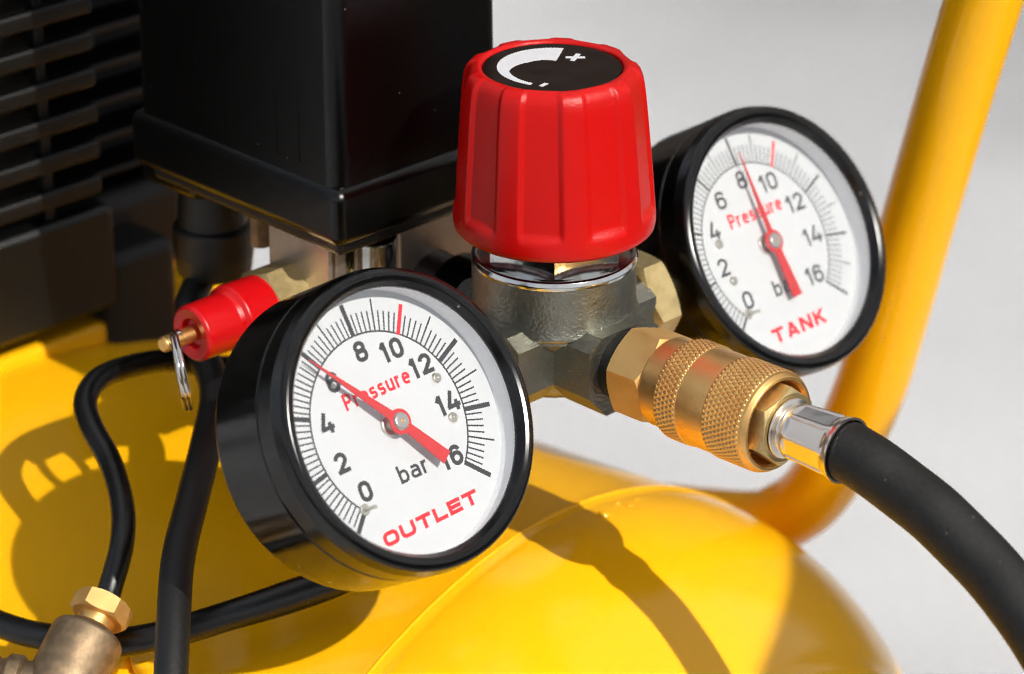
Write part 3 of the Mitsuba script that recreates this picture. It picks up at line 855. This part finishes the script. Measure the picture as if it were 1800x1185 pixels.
# ---------------------------------------------------------------- safety valve
sv = thing('safety_valve', 'bright red capped safety valve with pull ring below the black box', 'safety valve')
VX, VZ = -0.045, 0.3212
vat = lambda y: np.array([VX, y, VZ])
part(sv, 'hex_body', move(hexnut(0.0062, 0.0165, turn=math.radians(18)), NYAX, vat(-0.0125)), 'mat_brass_pale', smooth=15, label='dull brass hexagonal body')
cap_m = turn_l([(0, 0, 0), (0.0061, 0, 0.0004), (0.00625, 0.0072, 0.0007), (0.0056, 0.0079, 0.0003), (0.00525, 0.0086, 0.0006), (0.00515, 0.0158, 0.0006), (0.0046, 0.0163, 0.0003), (0.0028, 0.0160, 0.0003), (0.0022, 0.0145, 0)], 96)
part(sv, 'cap', move(cap_m, NYAX, vat(-0.0287)), 'mat_red_cap', smooth=35, label='bright red stepped plastic cap')
part(sv, 'cap_floor', move(lathe([(0, 0.0150), (0.0026, 0.0150)], 32), NYAX, vat(-0.0287)), 'mat_red_cap', smooth=False)
part(sv, 'pin', move(turn_l([(0, 0, 0), (0.00145, 0, 0), (0.00145, 0.0090, 0.0003), (0.0011, 0.0094, 0.0002), (0, 0.0094, 0)], 40), NYAX, vat(-0.0420)), 'mat_brass', label='brass pull pin')
# split ring: two turns of wire hanging from the pin
rc, rw = 0.0068, 0.00052
tt = np.linspace(0, 4 * math.pi, 120)
ring_c = vat(-0.0490) + np.array([0.0009, 0.0009, -rc + 0.0012])
r_up = np.array([-0.075, -0.075, 0.994])
rd = np.array([-0.78, 0.61, 0.0])
rd -= r_up * (r_up @ rd)
rd /= np.linalg.norm(rd)
rn = np.cross(r_up, rd)
rd, rn = rd * math.cos(0.09) + rn * math.sin(0.09), rn * math.cos(0.09) - rd * math.sin(0.09)
rp = [ring_c + rc * (math.sin(x) * rd + math.cos(x) * r_up) + rn * (x / (4 * math.pi) - 0.5) * 0.0014 for x in tt]
part(sv, 'pull_ring', tube(rp, rw, n=12, sub=2), 'mat_steel_ring', smooth=True, label='steel split ring hanging from the pin')
part(sv, 'manifold', rbox((-0.0560, -0.0140, 0.3120), (-0.0340, 0.0110, 0.3310), 0.0015, 12), 'mat_zinc')

# ---------------------------------------------------------------- tubes and cable
bt = thing('bleed_tube', 'thin shiny black plastic tube looping up from the brass check valve', 'tube')
scene_bt = tube([[-0.0315, -0.0775, 0.2835], [-0.0336, -0.0742, 0.2858], [-0.0366, -0.0688, 0.2915], [-0.0421, -0.064, 0.2954], [-0.0508, -0.0595, 0.2989], [-0.0596, -0.0568, 0.3021], [-0.0654, -0.0535, 0.304],
                 [-0.0693, -0.0475, 0.3049], [-0.0706, -0.0397, 0.3044], [-0.0704, -0.0298, 0.3025], [-0.0677, -0.0213, 0.2992], [-0.0633, -0.0127, 0.2990], [-0.056, -0.005, 0.304], [-0.050, -0.002, 0.314]], 0.00215, n=24, sub=10)
scene[bt] = mikit.ply(scene_bt, 'mat_tube', smooth=True)
cb = thing('power_cable', 'black rubber cable dropping from the gland, upright left of the OUTLET gauge', 'cable')
scene[cb] = mikit.ply(tube([[-0.0805, -0.0118, 0.318], [-0.0805, -0.0130, 0.3125], [-0.0752, -0.0209, 0.309], [-0.0659, -0.0263, 0.3056], [-0.0544, -0.0325, 0.3024], [-0.0436, -0.0436, 0.2998], [-0.0332, -0.0556, 0.2967],
                              [-0.0235, -0.0667, 0.2936], [-0.0142, -0.0755, 0.2898], [-0.0037, -0.0851, 0.283], [0.006, -0.094, 0.274], [0.012, -0.104, 0.255]], 0.00290, n=28, sub=10), 'mat_cable', smooth=True)
c2 = thing('motor_cable', 'black cable lying across the yellow tank from the left edge under the OUTLET gauge', 'cable')
scene[c2] = mikit.ply(tube([[-0.0641, -0.0833, 0.2736], [-0.0582, -0.0826, 0.2735], [-0.0479, -0.0804, 0.2739], [-0.0349, -0.0754, 0.2756], [-0.0273, -0.0688, 0.2774], [-0.0204, -0.0591, 0.2803], [-0.0155, -0.0503, 0.2823],
                              [-0.0105, -0.0415, 0.285], [-0.0074, -0.0322, 0.2888], [-0.0085, -0.0216, 0.2923], [-0.016, -0.014, 0.297], [-0.028, -0.008, 0.302]], [0.0024] * 3 + [0.0026] * 3 + [0.0029] * 6, n=28, sub=10), 'mat_tube', smooth=True)

# ---------------------------------------------------------------- check valve at the lower left
cv = thing('check_valve', 'dull bronze check valve fitting with brass nut on the tank', 'valve')
top = np.array([-0.0322, -0.0760, 0.2853])
bot = np.array([-0.0252, -0.0945, 0.2735])
vd = (top - bot) / np.linalg.norm(top - bot)
VM = frame_from(vd)
b0 = top - vd * 0.0275
part(cv, 'body', move(turn_l([(0, 0, 0), (0.0066, 0, 0.001), (0.0064, 0.0205, 0.0016), (0.0040, 0.0219, 0.0005), (0, 0.0219, 0)], 72), VM, b0), 'mat_brass_dull', smooth=35, label='dull cast bronze body')
part(cv, 'collar', move(turn_l([(0, 0, 0), (0.0033, 0, 0), (0.0033, 0.0036, 0.0002), (0, 0.0036, 0)], 48), VM, b0 + vd * 0.0215), 'mat_brass', label='bright brass thread below the nut')
part(cv, 'nut', move(hexnut(0.0046, 0.0036, turn=math.radians(24)), VM, b0 + vd * 0.0238), 'mat_brass_hex', smooth=15, label='brass hexagonal nut holding the tube')
sd = np.array([-0.75, -0.62, 0.10])
sd /= np.linalg.norm(sd)
SM = frame_from(sd)
q0 = b0 + vd * 0.0085
side = turn_l([(0, 0, 0), (0.0050, 0, 0), (0.0050, 0.0060, 0.0004), (0.0058, 0.0068, 0.0005), (0.0058, 0.0088, 0.0005), (0.0050, 0.0095, 0.0003), (0.0047, 0.0105, 0.0003), (0.0054, 0.0112, 0.0004), (0.0054, 0.024, 0.0006), (0, 0.024, 0)], 72)
part(cv, 'side_branch', move(side, SM, q0), 'mat_brass_dull', smooth=35, label='ridged bronze side branch')
part(cv, 'foot', move(turn_l([(0, 0, 0), (0.0072, 0, 0.0005), (0.0072, 0.012, 0.0006), (0, 0.012, 0)], 48), VM, b0 - vd * 0.0105), 'mat_brass_dull')

# ---------------------------------------------------------------- motor cover with louvres, upper left
mc = thing('motor_cover', 'black plastic motor cover with horizontal louvre slats at the upper left', 'motor cover')
MX, MY1 = -0.120, -0.0062
sl = lambda z0, z1, y1=MY1: rbox((MX - 0.0035, -0.120, z0), (MX, y1, z1), 0.0006, 8)
pitch = 0.00755
for i in range(11):
    z0 = 0.3147 + i * pitch
    part(mc, 'slat', sl(z0, z0 + 0.0036), 'mat_shroud', smooth=35)
for y in (-0.0178, -0.048, -0.078, -0.108):
    part(mc, 'rib', rbox((MX - 0.0045, y - 0.0011, 0.305), (MX - 0.0018, y + 0.0011, 0.402), 0.0004, 8), 'mat_shroud', smooth=35)
pan = [(MX - 0.0035, z) for z in (0,)]
part(mc, 'panel', rbox((MX - 0.010, -0.120, 0.2895), (MX + 0.0006, MY1 + 0.0022, 0.3118), 0.0016, 12), 'mat_shroud', smooth=35, label='plain lower panel of the louvred cover')
part(mc, 'side_wall', rbox((MX - 0.150, -0.125, 0.285), (MX - 0.012, -0.122, 0.410), 0.001, 8), 'mat_shroud')
part(mc, 'top', rbox((MX - 0.150, -0.125, 0.402), (MX, MY1, 0.410), 0.003, 8), 'mat_shroud')
mo = thing('motor', 'dark finned motor between the louvred cover and the black switch box', 'motor')
part(mo, 'foot', rbox((-0.236, -0.003, 0.2850), (-0.135, 0.034, 0.3050), 0.004, 12), 'mat_dark_inside')  # dark block filling the area where the saddle lies in shade
part(mo, 'base', rbox((-0.200, -0.0045, 0.2700), (-0.1215, 0.0135, 0.2990), 0.003, 12), 'mat_dark_inside')  # dark box added in place of the shade on the yellow saddle
part(mo, 'housing', rbox((-0.240, -0.110, 0.292), (-0.150, 0.085, 0.400), 0.004, 12), 'mat_dark_inside')
for i in range(13):
    z = 0.300 + i * 0.0078
    part(mo, 'fin', rbox((-0.1495, -0.0035, z), (-0.1395, 0.080, z + 0.0014), 0.0004, 8), 'mat_dark_inside')
sd_ = thing('mounting_saddle', 'yellow mounting saddle on the tank under the motor', 'bracket')
part(sd_, 'plate', rbox((-0.260, -0.055, 0.2600), (-0.124, 0.026, 0.2845), 0.0015, 12), 'mat_yellow', smooth=35)
part(sd_, 'lug', rbox((-0.130, 0.060, 0.250), (-0.092, 0.090, 0.287), 0.0015, 12), 'mat_yellow', smooth=35)
part(sd_, 'block', rbox((-0.170, 0.036, 0.262), (-0.141, 0.0485, 0.2935), 0.0015, 12), 'mat_yellow', smooth=35)

# ---------------------------------------------------------------- house wall beyond the ground: seen only as the dark reflection in the knob disc and the black cases
hw = thing('house_wall', 'dark brown timber house wall mirrored in the glossy black surfaces', 'wall')


def timber(p, n, uv):
    k = cell_rand(dr.floor(p.z / 0.14), 3, 1)
    gr = fbm(p.x * 3 + p.y * 3, p.z * 60, 0.0, 3)
    return mix((0.09, 0.056, 0.040), (0.19, 0.125, 0.088), 0.5 * k + 0.5 * gr)


scene['mat_timber'] = two(plastic(proc(timber), 0.5))
WO = np.array([CAM[0], CAM[1], 0]) + AWAY * 5.0
for i in range(22):
    b = rbox((-7.0, 0.0, 0.02 + i * 0.14), (4.5, 0.03, 0.155 + i * 0.14), 0.004, 6)
    b.vertices[:, 1] += (b.vertices[:, 2] < 0.09 + i * 0.14) * -0.012
    part(hw, 'board', move(b, WD, WO), 'mat_timber')
part(hw, 'eave', move(rbox((-7.2, -0.5, 3.11), (4.7, 0.2, 3.24), 0.01, 6), WD, WO), 'mat_timber')
